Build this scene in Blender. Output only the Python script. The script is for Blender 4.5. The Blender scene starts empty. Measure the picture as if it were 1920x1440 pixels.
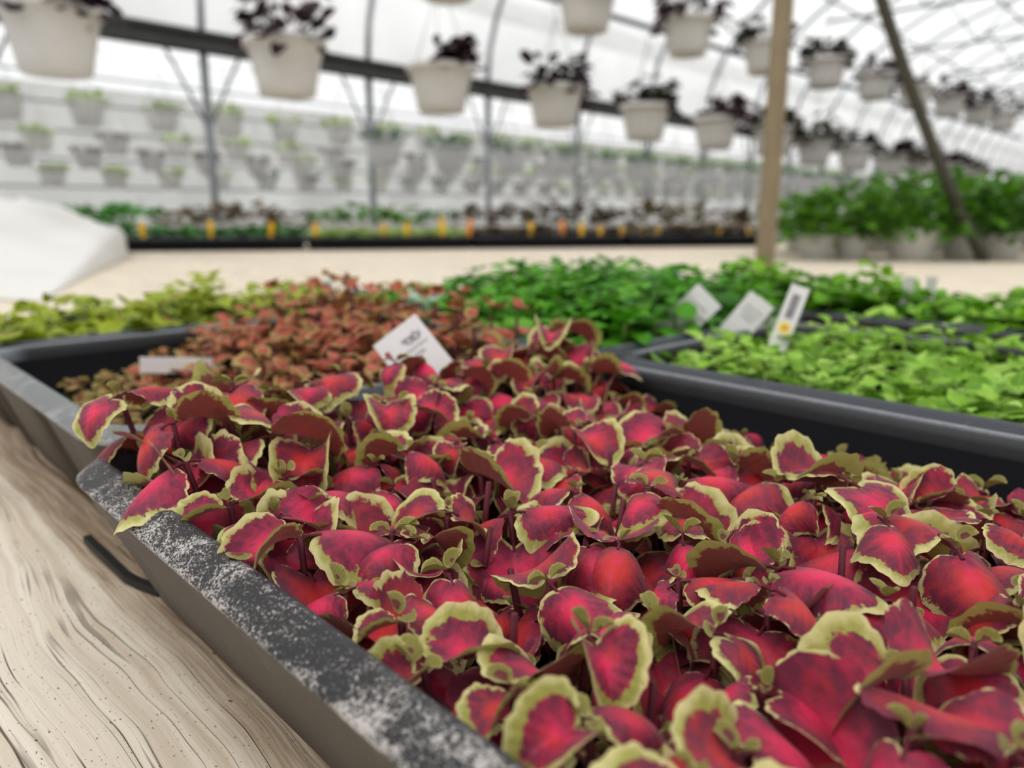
import bpy, math, random
from mathutils import Vector, Matrix, Euler
R = random.Random(11)
rnd = R.uniform
PI = math.pi
scene = bpy.context.scene
C = scene.collection

# ------------------------------------------------------------------ frame
F = 1440.0
TH = math.atan(325 / 1440.0)
CT, ST = math.cos(TH), math.sin(TH)
ZBENCH, ZRIM, ZCAM = 0.76, 0.82, 0.905
CAM = Vector((0, 0, ZCAM))

def ray(px, py):
    r = (px - 960) / F; u = (720 - py) / F
    return Vector((r, CT + u * ST, u * CT - ST))
def at(px, py, depth): return CAM + ray(px, py) * depth
def on(px, py, z):
    d = ray(px, py); return CAM + d * ((z - ZCAM) / d.z)

AZ = math.radians(136.5)
AD = Vector((math.sin(AZ), math.cos(AZ), 0))          # along the plank, towards the viewer
BD = Vector((-AD.y, AD.x, 0))                         # across the trays
ROTZ = math.atan2(AD.y, AD.x)
ORG = on(190, 850, ZRIM); ORG.z = 0
def ab(a, b, z=0.0):
    v = ORG + AD * a + BD * b; v.z = z; return v
LAZ = math.radians(42.2)
LD = Vector((math.sin(LAZ), math.cos(LAZ), 0))        # greenhouse length
PD = Vector((-LD.y, LD.x, 0))                         # towards the far side
ROTL = math.atan2(LD.y, LD.x)

# ------------------------------------------------------------------ object helpers
def link(o): C.objects.link(o); return o
def tag(o, label=None, cat=None, group=None, kind=None):
    if label: o['label'] = label
    if cat: o['category'] = cat
    if group: o['group'] = group
    if kind: o['kind'] = kind
    return o
def empty(name, loc=(0, 0, 0), rz=0.0):
    o = link(bpy.data.objects.new(name, None)); o.location = loc; o.rotation_euler = (0, 0, rz); o.empty_display_size = .02
    return o

class MB:
    def __init__(s): s.v = []; s.f = []; s.m = []; s.uv = []; s.uv2 = []; s.smooth = True
    def add(s, vs, fs, mi=0, uv=None, uv2=None):
        n = len(s.v); s.v += [tuple(p) for p in vs]
        s.f += [tuple(i + n for i in q) for q in fs]; s.m += [mi] * len(fs)
        s.uv += uv if uv else [(0, 0)] * len(vs)
        s.uv2 += uv2 if uv2 else [(0, 0)] * len(vs)
    def box(s, lo, hi, mi=0, M=None):
        x0, y0, z0 = lo; x1, y1, z1 = hi
        vs = [Vector(p) for p in ((x0,y0,z0),(x1,y0,z0),(x1,y1,z0),(x0,y1,z0),(x0,y0,z1),(x1,y0,z1),(x1,y1,z1),(x0,y1,z1))]
        if M: vs = [M @ p for p in vs]
        s.add(vs, [(3,2,1,0),(4,5,6,7),(0,1,5,4),(1,2,6,5),(2,3,7,6),(3,0,4,7)], mi)
    def tube(s, pts, r, n=8, mi=0, caps=True):
        pts = [Vector(p) for p in pts]; rs = r if isinstance(r, (list, tuple)) else [r] * len(pts)
        vs = []; fs = []; up = None
        for i, p in enumerate(pts):
            d = (pts[min(i + 1, len(pts) - 1)] - pts[max(i - 1, 0)])
            d = d.normalized() if d.length > 1e-9 else Vector((0, 0, 1))
            if up is None: up = d.orthogonal().normalized()
            up = (up - d * up.dot(d)); up = up.normalized() if up.length > 1e-6 else d.orthogonal().normalized()
            w = d.cross(up)
            for k in range(n):
                t = 2 * PI * k / n
                vs.append(p + (up * math.cos(t) + w * math.sin(t)) * rs[i])
        for i in range(len(pts) - 1):
            for k in range(n):
                fs.append((i*n+k, i*n+(k+1) % n, (i+1)*n+(k+1) % n, (i+1)*n+k))
        if caps:
            fs.append(tuple(range(n - 1, -1, -1))); fs.append(tuple((len(pts)-1)*n + k for k in range(n)))
        s.add(vs, fs, mi)
    def lathe(s, prof, n=28, mi=0):
        vs = []; fs = []
        for r, z in prof:
            for k in range(n):
                t = 2 * PI * k / n; vs.append((r * math.cos(t), r * math.sin(t), z))
        for i in range(len(prof) - 1):
            for k in range(n):
                fs.append((i*n+k, i*n+(k+1) % n, (i+1)*n+(k+1) % n, (i+1)*n+k))
        s.add(vs, fs, mi)
    def mesh(s, name, mats, smooth=True):
        me = bpy.data.meshes.new(name); me.from_pydata(s.v, [], s.f)
        for m in (mats if isinstance(mats, (list, tuple)) else [mats]): me.materials.append(m)
        me.polygons.foreach_set('material_index', s.m)
        me.polygons.foreach_set('use_smooth', [smooth] * len(s.f))
        for nm, src in (('UVMap', s.uv), ('Flat', s.uv2)):
            if any(u != (0, 0) for u in src):
                L = me.uv_layers.new(name=nm)
                for lp in me.loops: L.data[lp.index].uv = src[lp.vertex_index]
        me.update(); return me
    def obj(s, name, mats, parent=None, smooth=True):
        o = link(bpy.data.objects.new(name, s.mesh(name, mats, smooth)))
        if parent: o.parent = parent
        return o
def put(name, me, parent=None, loc=(0, 0, 0), rot=(0, 0, 0), sc=1.0):
    o = link(bpy.data.objects.new(name, me)); o.parent = parent
    o.location = loc; o.rotation_euler = rot; o.scale = (sc, sc, sc) if not isinstance(sc, tuple) else sc
    return o
ORD = 'first second third fourth fifth sixth seventh eighth ninth tenth eleventh twelfth thirteenth fourteenth fifteenth sixteenth seventeenth eighteenth nineteenth twentieth'.split()
TENS = 'twenty thirty forty'.split()
def nth(i):
    return ORD[i] if i < 20 else TENS[(i + 1) // 10 - 2] + '-' + ORD[(i + 1) % 10 - 1] if (i + 1) % 10 else ('thirtieth', 'fortieth')[(i + 1) // 10 - 3]

# ------------------------------------------------------------------ materials
def lin(c):
    return tuple(((x / 255) / 12.92 if x / 255 <= .04045 else ((x / 255 + .055) / 1.055) ** 2.4) for x in c) + (1,)
class NT:
    def __init__(s, name):
        s.m = bpy.data.materials.new(name); s.m.use_nodes = True
        s.t = s.m.node_tree; s.n = s.t.nodes; s.n.clear()
        s.out = s.n.new('ShaderNodeOutputMaterial')
    def new(s, typ, **kw):
        o = s.n.new(typ)
        for k, v in kw.items():
            if k.startswith('i_'): s.set(o.inputs[k[2:].replace('_', ' ')], v)
            else: setattr(o, k, v)
        return o
    def set(s, sock, v):
        if isinstance(v, bpy.types.NodeSocket): s.t.links.new(v, sock)
        else: sock.default_value = v
    def math(s, op, a, b=0.0, clamp=False):
        o = s.n.new('ShaderNodeMath'); o.operation = op; o.use_clamp = clamp
        s.set(o.inputs[0], a); s.set(o.inputs[1], b); return o.outputs[0]
    def mix(s, f, a, b, typ='MIX'):
        o = s.n.new('ShaderNodeMix'); o.data_type = 'RGBA'; o.blend_type = typ
        s.set(o.inputs[0], f); s.set(o.inputs[6], a); s.set(o.inputs[7], b); return o.outputs[2]
    def ramp(s, f, a, b, va=0.0, vb=1.0):
        o = s.n.new('ShaderNodeMapRange'); o.interpolation_type = 'SMOOTHSTEP'
        s.set(o.inputs['Value'], f); s.set(o.inputs['From Min'], a); s.set(o.inputs['From Max'], b)
        s.set(o.inputs['To Min'], va); s.set(o.inputs['To Max'], vb); return o.outputs[0]
    def noise(s, vec, scale, detail=3.0, rough=.55, dist=0.0):
        o = s.n.new('ShaderNodeTexNoise'); s.set(o.inputs['Vector'], vec)
        o.inputs['Scale'].default_value = scale; o.inputs['Detail'].default_value = detail
        o.inputs['Roughness'].default_value = rough; o.inputs['Distortion'].default_value = dist
        return o.outputs['Fac']
    def coord(s, kind='Object'): return s.n.new('ShaderNodeTexCoord').outputs[kind]
    def mapping(s, vec, scale=(1, 1, 1), loc=(0, 0, 0)):
        o = s.n.new('ShaderNodeMapping'); s.set(o.inputs[0], vec); s.set(o.inputs['Scale'], scale); s.set(o.inputs['Location'], loc); return o.outputs[0]
    def addv(s, a, b):
        o = s.n.new('ShaderNodeVectorMath'); o.operation = 'ADD'; s.set(o.inputs[0], a); s.set(o.inputs[1], b); return o.outputs[0]
    def rand(s): return s.n.new('ShaderNodeObjectInfo').outputs['Random']
    def bump(s, h, strength=.3, dist=.001):
        o = s.n.new('ShaderNodeBump'); s.set(o.inputs['Height'], h); o.inputs['Strength'].default_value = strength
        o.inputs['Distance'].default_value = dist; return o.outputs[0]
    def bsdf(s, col, rough=.5, spec=.5, metal=0.0, normal=None):
        o = s.n.new('ShaderNodeBsdfPrincipled'); s.set(o.inputs['Base Color'], col); s.set(o.inputs['Roughness'], rough)
        s.set(o.inputs['Specular IOR Level'], spec); s.set(o.inputs['Metallic'], metal)
        if normal: s.set(o.inputs['Normal'], normal)
        return o.outputs[0]
    def shade(s, a, b, f):
        o = s.n.new('ShaderNodeMixShader'); s.set(o.inputs[0], f); s.set(o.inputs[1], a); s.set(o.inputs[2], b); return o.outputs[0]
    def done(s, sh): s.t.links.new(sh, s.out.inputs['Surface']); return s.m

def simple(name, c, rough=.5, spec=.4, var=.12, scale=20., metal=0.0):
    t = NT(name); n = t.noise(t.coord(), scale, 4)
    col = t.mix(n, lin([x * (1 - var) for x in c]), lin([min(255, x * (1 + var)) for x in c]))
    return t.done(t.bsdf(col, rough, spec, metal))

def leafy(t, col, rough, spec, trans, tcol=None, normal=None, sheen=0.0):
    b = t.bsdf(col, rough, spec, normal=normal)
    if sheen: b.node.inputs['Sheen Weight'].default_value = sheen; b.node.inputs['Sheen Roughness'].default_value = .45
    tr = t.new('ShaderNodeBsdfTranslucent'); t.set(tr.inputs['Color'], tcol if tcol else col)
    return t.done(t.shade(b, tr.outputs[0], trans))

def coleus_mat(name, core, core2, band, edge, edge2, th0, spread, backc):
    t = NT(name)
    uv = t.new('ShaderNodeUVMap', uv_map='UVMap').outputs[0]
    fl = t.new('ShaderNodeUVMap', uv_map='Flat').outputs[0]
    rr = t.rand()
    cmb = t.new('ShaderNodeCombineXYZ'); t.set(cmb.inputs[0], t.math('MULTIPLY', rr, 37.)); t.set(cmb.inputs[1], t.math('MULTIPLY', rr, 91.)); t.set(cmb.inputs[2], t.math('MULTIPLY', rr, 13.))
    p = t.addv(fl, cmb.outputs[0])
    sep = t.new('ShaderNodeSeparateXYZ'); t.set(sep.inputs[0], uv); rho = sep.outputs[0]; al = sep.outputs[1]
    n1 = t.noise(p, 3.2, 2); n2 = t.noise(p, 13., 4, .7)
    rn = t.math('ADD', rho, t.math('MULTIPLY', t.math('SUBTRACT', n1, .5), .40))
    rn = t.math('ADD', rn, t.math('MULTIPLY', t.math('SUBTRACT', n2, .5), .34))
    # the tip carries a broader margin than the base
    rn = t.math('ADD', rn, t.math('MULTIPLY', t.math('SUBTRACT', al, .5), .16))
    r2 = t.math('FRACT', t.math('MULTIPLY', rr, 7.31))
    r3 = t.math('FRACT', t.math('MULTIPLY', rr, 17.7))
    th = t.math('ADD', th0, t.math('MULTIPLY', t.math('SUBTRACT', r2, .5), spread))
    m_edge = t.ramp(rn, t.math('SUBTRACT', th, .022), t.math('ADD', th, .03))
    m_band = t.ramp(rn, t.math('SUBTRACT', th, .78), t.math('SUBTRACT', th, .16))
    n3 = t.noise(p, 2.2, 3, .6); n4 = t.noise(p, 7., 3, .6)
    hot = t.mix(t.ramp(t.math('ADD', n3, t.math('MULTIPLY', t.math('SUBTRACT', r3, .5), .5)), .40, .62), core, core2)
    sf = t.new('ShaderNodeSeparateXYZ'); t.set(sf.inputs[0], fl)
    ay = t.math('ABSOLUTE', sf.outputs[1])
    vein = t.math('SINE', t.math('MULTIPLY', t.math('SUBTRACT', sf.outputs[0], t.math('MULTIPLY', ay, .75)), 42.))
    mv = t.math('MULTIPLY', t.ramp(vein, .55, 1.), .08)
    mid = t.ramp(ay, .035, .0)
    bnd = t.math('MULTIPLY', m_band, t.ramp(n4, .28, .62, .55, 1.0))
    col = t.mix(bnd, hot, band)
    col = t.mix(t.math('MAXIMUM', mv, t.math('MULTIPLY', mid, .35)), col, core)
    ec = t.mix(t.ramp(t.math('ADD', rho, t.math('MULTIPLY', t.math('SUBTRACT', n4, .5), .4)), .78, 1.0), edge, edge2)
    col = t.mix(m_edge, col, ec)
    geo = t.new('ShaderNodeNewGeometry')
    col = t.mix(t.math('MULTIPLY', geo.outputs['Backfacing'], .8), col, t.mix(m_edge, backc, edge))
    h = t.math('ADD', t.math('MULTIPLY', t.noise(p, 26., 3), .5), t.math('MULTIPLY', vein, .12))
    return leafy(t, col, .50, .36, .20, normal=t.bump(h, .6, .0006), sheen=.16)

M = {}
M['coleus'] = coleus_mat('coleus_leaf', lin((226, 50, 96)), lin((206, 58, 54)), lin((116, 46, 70)), lin((168, 166, 88)), lin((214, 206, 150)), .835, .24, lin((138, 78, 62)))
M['coleus_young'] = coleus_mat('coleus_young_leaf', lin((150, 60, 70)), lin((136, 62, 58)), lin((112, 60, 60)), lin((140, 134, 70)), lin((172, 162, 100)), .26, .5, lin((130, 140, 64)))
M['copper'] = coleus_mat('copper_leaf', lin((200, 106, 92)), lin((192, 104, 66)), lin((160, 76, 56)), lin((164, 138, 74)), lin((186, 164, 104)), .80, .45, lin((140, 96, 58)))
M['olive'] = coleus_mat('olive_leaf', lin((176, 92, 72)), lin((170, 110, 62)), lin((140, 92, 56)), lin((166, 146, 76)), lin((190, 172, 108)), .45, .5, lin((140, 112, 64)))
M['limegold'] = coleus_mat('lime_gold_leaf', lin((172, 84, 60)), lin((150, 146, 40)), lin((116, 142, 22)), lin((150, 166, 22)), lin((180, 184, 50)), .40, .7, lin((122, 146, 24)))

def green_mat(name, dark, mid, light):
    t = NT(name); rr = t.rand()
    uv = t.new('ShaderNodeUVMap', uv_map='UVMap').outputs[0]
    fl = t.new('ShaderNodeUVMap', uv_map='Flat').outputs[0]
    n = t.noise(t.coord(), 70., 2)
    f = t.math('ADD', t.math('MULTIPLY', n, .7), t.math('MULTIPLY', rr, .3))
    col = t.mix(t.ramp(f, .3, .5), dark, mid); col = t.mix(t.ramp(f, .48, .72), col, light)
    sf = t.new('ShaderNodeSeparateXYZ'); t.set(sf.inputs[0], fl); ay = t.math('ABSOLUTE', sf.outputs[1])
    vein = t.math('SINE', t.math('MULTIPLY', t.math('SUBTRACT', sf.outputs[0], t.math('MULTIPLY', ay, .75)), 40.))
    col = t.mix(t.math('MULTIPLY', t.ramp(ay, .03, 0.), .3), col, light)
    return leafy(t, col, .45, .4, .3, normal=t.bump(vein, .3, .0006))
M['lime'] = green_mat('bright_seedling_leaf', lin((104, 150, 30)), lin((156, 198, 74)), lin((190, 216, 118)))
M['mid'] = green_mat('mid_green_leaf', lin((44, 104, 6)), lin((84, 156, 22)), lin((126, 184, 62)))
M['warm'] = green_mat('warm_green_leaf', lin((64, 118, 2)), lin((106, 164, 8)), lin((138, 184, 32)))
M['fargreen'] = green_mat('far_green_leaf', lin((32, 88, 14)), lin((52, 124, 28)), lin((78, 148, 44)))
M['palelime'] = green_mat('pale_lime_leaf', lin((136, 166, 70)), lin((164, 190, 90)), lin((186, 206, 120)))
M['deepgreen'] = green_mat('deep_green_leaf', lin((52, 96, 60)), lin((76, 122, 78)), lin((96, 142, 90)))
M['purple'] = green_mat('purple_leaf', lin((44, 30, 36)), lin((62, 40, 48)), lin((92, 60, 64)))
M['darkolive'] = green_mat('dark_olive_leaf', lin((44, 42, 28)), lin((64, 58, 36)), lin((86, 76, 50)))
M['brownleaf'] = green_mat('brown_leaf', lin((74, 62, 48)), lin((104, 88, 66)), lin((132, 124, 82)))
M['shrub'] = green_mat('shrub_leaf', lin((42, 84, 6)), lin((70, 120, 16)), lin((104, 152, 40)))

def frost_mat(name, base, inner_c, frost, amount, side_only=True, other=None):
    """dark moulded rim; lime scale sits on the outer slope of the side that faces the bare plank"""
    t = NT(name); g = t.coord()
    n1 = t.noise(g, 60., 3, .6, .6); n2 = t.noise(g, 420., 4, .75, 1.2); n3 = t.noise(g, 1600., 3, .7)
    f = t.math('ADD', t.math('MULTIPLY', n1, .42), t.math('MULTIPLY', n2, .42))
    f = t.math('ADD', f, t.math('ADD', t.math('MULTIPLY', n3, .62), -.14))
    sp = t.new('ShaderNodeUVMap', uv_map='UVMap').outputs[0]
    s = t.new('ShaderNodeSeparateXYZ'); t.set(s.inputs[0], sp); u = s.outputs[0]
    band = t.ramp(t.math('ADD', u, t.math('MULTIPLY', t.math('SUBTRACT', n1, .5), .35)), .60, .86, 0.0, -.12)
    edge = t.ramp(u, .30, .16, 0.0, .045)
    f2 = t.math('ADD', t.math('ADD', f, band), edge)
    k = t.ramp(f2, .665 - amount, .735 - amount)
    so = t.new('ShaderNodeSeparateXYZ'); t.set(so.inputs[0], g)
    if side_only: k = t.math('MULTIPLY', k, t.ramp(so.outputs[1], .032, .016, .12, 1.0))
    bc = t.mix(t.ramp(u, .5, .8), base, inner_c)
    if other: bc = t.mix(t.ramp(so.outputs[1], .032, .016), t.mix(t.ramp(u, .62, .78), other, lin((30, 31, 35))), bc)
    glint = t.math('MULTIPLY', t.ramp(t.math('ABSOLUTE', t.math('SUBTRACT', u, .60)), .16, .03), t.ramp(n2, .3, .6, .35, .8))  # highlight line painted into the rim colour along its top, plank side excepted
    bc = t.mix(t.math('MULTIPLY', glint, t.ramp(so.outputs[1], .016, .032)), bc, lin((146, 148, 154)))
    col = t.mix(t.math('MULTIPLY', k, .92), bc, frost)
    return t.done(t.bsdf(col, t.ramp(k, 0, 1, .33, .85), .5, normal=t.bump(t.math('ADD', f2, t.math('MULTIPLY', k, .5)), .6, .0006)))
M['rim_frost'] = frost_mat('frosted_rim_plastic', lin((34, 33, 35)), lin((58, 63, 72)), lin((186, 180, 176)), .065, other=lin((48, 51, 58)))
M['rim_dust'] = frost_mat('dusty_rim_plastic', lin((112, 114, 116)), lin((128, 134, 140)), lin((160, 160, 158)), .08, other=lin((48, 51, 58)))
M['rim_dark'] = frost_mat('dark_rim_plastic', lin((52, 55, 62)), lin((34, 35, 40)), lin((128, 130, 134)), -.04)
def wall_mat():
    t = NT('dusty_tray_plastic'); g = t.coord()
    n = t.noise(g, 30., 5, .65); n2 = t.noise(t.mapping(g, (60, 60, 14)), 1., 4, .7); n3 = t.noise(g, 420., 2)
    col = t.mix(n, lin((74, 68, 62)), lin((98, 92, 86)))
    col = t.mix(t.ramp(n2, .5, .8, 0, .5), col, lin((120, 114, 106)))
    col = t.mix(t.ramp(n3, .73, .8), col, lin((46, 42, 38)))
    return t.done(t.bsdf(col, .55, .35, normal=t.bump(n, .1)))
M['traywall'] = wall_mat()
M['trayin'] = simple('black_tray_plastic', (24, 25, 29), .6, .15, .15, 30)
def soil_mat():
    t = NT('potting_soil'); g = t.coord()
    n = t.noise(g, 160., 5, .7); n2 = t.noise(g, 480., 2)
    col = t.mix(n, lin((14, 11, 9)), lin((52, 40, 32))); col = t.mix(t.ramp(n2, .72, .78), col, lin((120, 112, 100)))
    return t.done(t.bsdf(col, .95, .1, normal=t.bump(n, .8, .002)))
M['soil'] = soil_mat()
M['stem'] = simple('maroon_stem', (96, 34, 48), .5, .3, .2, 200)
M['gstem'] = simple('green_stem', (112, 140, 60), .5, .3, .2, 200)

def wood_mat():
    t = NT('weathered_plank'); g = t.coord()
    d = t.noise(t.mapping(g, (2.6, 5, 1)), 1., 2, .5); d2 = t.noise(t.mapping(g, (11, 16, 1)), 1., 2, .5)
    off = t.math('ADD', t.math('MULTIPLY', t.math('SUBTRACT', d, .5), .042), t.math('MULTIPLY', t.math('SUBTRACT', d2, .5), .010))
    dv = t.new('ShaderNodeCombineXYZ'); t.set(dv.inputs[1], off)
    p = t.addv(g, dv.outputs[0])
    ring = t.noise(t.mapping(p, (.7, 170, 3)), 1., 2, .5)
    fine = t.noise(t.mapping(p, (16, 900, 40)), 1., 4, .7)
    big = t.noise(t.mapping(g, (2, 6, 4)), 1., 3)
    stain = t.noise(t.mapping(p, (7, 40, 4)), 1., 4, .6)
    col = t.mix(t.ramp(ring, .36, .60), lin((200, 185, 164)), lin((224, 213, 196)))
    col = t.mix(t.ramp(big, .4, .7, 0, .45), col, lin((214, 206, 196)))
    col = t.mix(t.ramp(fine, .50, .8, 0, .32), col, lin((150, 128, 104)))
    col = t.mix(t.ramp(stain, .60, .80, 0, .55), col, lin((168, 134, 94)))
    crk = t.noise(t.mapping(p, (.8, 52, 3)), 1., 2, .5)
    c1 = t.ramp(t.math('ABSOLUTE', t.math('SUBTRACT', crk, .5)), .0075, .0015)
    crk2 = t.noise(t.mapping(p, (1.4, 110, 3), (3, 7, 1)), 1., 2, .5)
    c2 = t.math('MULTIPLY', t.ramp(t.math('ABSOLUTE', t.math('SUBTRACT', crk2, .5)), .010, .002), .55)
    c1 = t.math('MULTIPLY', t.math('MAXIMUM', c1, c2), t.ramp(t.noise(t.mapping(p, (14, 60, 4)), 1., 2), .44, .62, .06, 1.))
    col = t.mix(t.math('MULTIPLY', c1, .85), col, lin((64, 48, 38)))
    sp = t.noise(t.mapping(g, (520, 900, 300)), 1., 2, .5)
    col = t.mix(t.math('MULTIPLY', t.ramp(sp, .665, .71), t.ramp(big, .3, .6, .35, .95)), col, lin((74, 58, 46)))
    sp2 = t.noise(t.mapping(g, (150, 260, 100)), 1., 1, .5)
    col = t.mix(t.math('MULTIPLY', t.ramp(sp2, .765, .785), .85), col, lin((60, 44, 34)))
    # grime that gathers where the trays stand
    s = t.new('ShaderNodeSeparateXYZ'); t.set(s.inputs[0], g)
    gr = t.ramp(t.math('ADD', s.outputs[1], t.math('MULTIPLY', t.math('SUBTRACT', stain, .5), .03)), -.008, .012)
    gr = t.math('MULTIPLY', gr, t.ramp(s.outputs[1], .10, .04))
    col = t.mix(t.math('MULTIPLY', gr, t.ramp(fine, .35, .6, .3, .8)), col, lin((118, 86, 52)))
    h = t.math('SUBTRACT', t.math('ADD', t.math('MULTIPLY', ring, .5), t.math('MULTIPLY', fine, .4)), t.math('MULTIPLY', c1, 1.6))
    return t.done(t.bsdf(col, .75, .2, normal=t.bump(h, .6, .0008)))
M['wood'] = wood_mat()
M['post'] = simple('beige_post', (150, 138, 116), .6, .3, .1, 12)
M['steel'] = simple('galvanised_pipe', (170, 174, 178), .45, .5, .08, 8)
M['steelgrey'] = simple('grey_steel', (136, 140, 142), .5, .4, .08, 8)
M['gutter'] = simple('dark_gutter_steel', (84, 84, 84), .55, .4, .12, 6)
M['brace'] = simple('olive_grey_pipe', (76, 73, 62), .55, .4, .1, 8)
M['wire'] = simple('hanger_wire', (150, 146, 142), .5, .4, .1, 8)
M['yellow'] = simple('yellow_plastic', (238, 186, 30), .5, .3, .06, 10)
M['orange'] = simple('orange_plastic', (236, 150, 60), .5, .3, .06, 10)
M['ink'] = simple('handwriting_ink', (92, 86, 92), .6, .2, .1, 10)
M['blackplastic'] = simple('black_plastic', (40, 38, 36), .5, .4, .15, 60)
M['floor'] = simple('ground_cover', (112, 108, 102), .9, .1, .15, 6)
def pot_mat(name, c, tr):
    t = NT(name); n = t.noise(t.coord(), 9., 3)
    col = t.mix(n, lin([x * .95 for x in c]), lin([min(255, x * 1.03) for x in c]))
    return leafy(t, col, .6, .2, tr)
M['pot'] = pot_mat('white_pot_plastic', (228, 225, 221), .22)
M['farpot'] = pot_mat('pale_pot_plastic', (241, 240, 240), .8)
def tag_mat(name, c):
    t = NT(name); n = t.noise(t.coord(), 60., 2)
    return leafy(t, t.mix(n, lin([x * .97 for x in c]), lin(c)), .4, .3, .2)
M['tag'] = tag_mat('white_tag_plastic', (236, 232, 232))
M['tagblue'] = tag_mat('bluish_tag_plastic', (216, 224, 230))
M['picture'] = simple('grey_tag_picture', (134, 128, 132), .5, .3, .25, 260)
M['flower'] = simple('yellow_flower_print', (240, 196, 60), .5, .3, .2, 300)
M['flowerheart'] = simple('orange_flower_print', (226, 128, 40), .5, .3, .2, 300)
M['tealprint'] = simple('teal_print', (150, 180, 178), .5, .3, .15, 300)
def film_mat(name, transp, tint, wr):
    t = NT(name); g = t.coord()
    n = t.noise(t.mapping(g, (.6, .6, .6)), 1.2, 3, .6)
    tr = t.new('ShaderNodeBsdfTransparent'); tr.inputs[0].default_value = (1, 1, 1, 1)
    tl = t.new('ShaderNodeBsdfTranslucent'); t.set(tl.inputs[0], t.mix(t.ramp(n, .35, .7), lin([x * .93 for x in tint]), lin(tint)))
    df = t.bsdf(lin(tint), .4, .3)
    s = t.shade(tl.outputs[0], df, .18)
    return t.done(t.shade(s, tr.outputs[0], t.ramp(n, .3, .7, transp - wr, transp + wr)))
M['film'] = film_mat('greenhouse_film', .46, (240, 240, 238), .10)
M['wallfilm'] = film_mat('greenhouse_wall_film', .30, (206, 205, 200), .08)
def sheet_mat():
    t = NT('white_cover_sheet'); n = t.noise(t.coord(), 6., 3)
    return leafy(t, t.mix(n, lin((236, 234, 230)), lin((246, 245, 243))), .5, .3, .25)
M['sheet'] = sheet_mat()

# ------------------------------------------------------------------ leaf meshes
def bez(p, n):
    out = []
    for i in range(n):
        t = i / n; u = 1 - t
        out.append(tuple(u**3*p[0][k] + 3*u*u*t*p[1][k] + 3*u*t*t*p[2][k] + t**3*p[3][k] for k in (0, 1)))
    return out
def outline(shape, n):
    if shape == 'heart':
        h = bez(((0, 0), (-.16, .10), (-.16, .50), (.24, .50)), n // 2) + bez(((.24, .50), (.60, .50), (.82, .27), (1, 0)), n - n // 2)
    elif shape == 'round':
        h = bez(((0, 0), (-.10, .16), (-.04, .48), (.36, .48)), n // 2) + bez(((.36, .48), (.72, .48), (.98, .26), (1, 0)), n - n // 2)
    elif shape == 'oval':
        h = bez(((0, 0), (.02, .22), (.20, .36), (.46, .36)), n // 2) + bez(((.46, .36), (.76, .36), (.98, .2), (1, 0)), n - n // 2)
    else:   # pointed
        h = bez(((0, 0), (.04, .20), (.16, .32), (.36, .31)), n // 2) + bez(((.36, .31), (.62, .29), (.80, .10), (1, 0)), n - n // 2)
    return h
def leaf_into(mb, shape, curl, dome, fold, wavy, phase, twist, nseg=16, rings=6, cren=.018, pet=.22, Mx=None, size=1.0, mi=0, mi_pet=1):
    h = outline(shape, nseg)
    pts = h + [(1.0, 0.0)] + [(x, -y) for x, y in reversed(h[1:])]
    n = len(pts); cx = .36
    if cren:
        q = []
        for i, (x, y) in enumerate(pts):
            k = min(i, n - i) / (n / 2)
            s = cren * (.5 - abs(math.sin(k * 9 * PI))) * (1 if .12 < k else 0) * -2
            L = math.hypot(x - cx, y) or 1
            q.append((x + (x - cx) / L * s, y + y / L * s))
        pts = q
    def deform(x, y, rho, ang):
        z = -dome * y * y * 1.6 - fold * (math.sqrt(y * y + .0025) - .05)
        z += wavy * rho ** 3 * math.sin(ang * 3 + phase) + wavy * .5 * rho ** 3 * math.sin(ang * 7 + phase * 2)
        y2 = y * (1 - .35 * min(1, abs(dome) * abs(y)) )
        a = twist * x; y3 = y2 * math.cos(a) - z * math.sin(a); z3 = y2 * math.sin(a) + z * math.cos(a)
        k = curl if abs(curl) > .01 else .01
        th = k * x
        X = math.sin(th) / k - (-z3) * 0 + z3 * math.sin(th); Z = -(1 - math.cos(th)) / k + z3 * math.cos(th)
        return Vector((X + pet, y3, Z))
    vs = [deform(cx, 0, 0, 0)]; uv = [(0.001, cx)]; fl = [(cx, 0.0001)]
    for r in range(1, rings + 1):
        rho = r / rings; rho = 1 - (1 - rho) ** 1.25
        for i, (x, y) in enumerate(pts):
            X = cx + (x - cx) * rho; Y = y * rho
            vs.append(deform(X, Y, rho, math.atan2(y, x - cx))); uv.append((rho, X)); fl.append((X, Y))
    fs = [(0, 1 + (i + 1) % n, 1 + i) for i in range(n)]
    for r in range(rings - 1):
        for i in range(n):
            a = 1 + r * n; b = a + n
            fs.append((a + i, a + (i + 1) % n, b + (i + 1) % n, b + i))
    sub = MB(); sub.add(vs, fs, mi, uv, fl)
    if mi_pet is not None: sub.tube([(0, 0, -.02), (pet * .5, 0, .01), (pet + .05, 0, -.01)], .021, 5, mi_pet, False)
    if Mx is not None:
        sub.v = [tuple(Mx @ (Vector(p) * size)) for p in sub.v]
    k = len(mb.v); mb.v += sub.v; mb.f += [tuple(i + k for i in q) for q in sub.f]; mb.m += sub.m; mb.uv += sub.uv; mb.uv2 += sub.uv2

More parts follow.
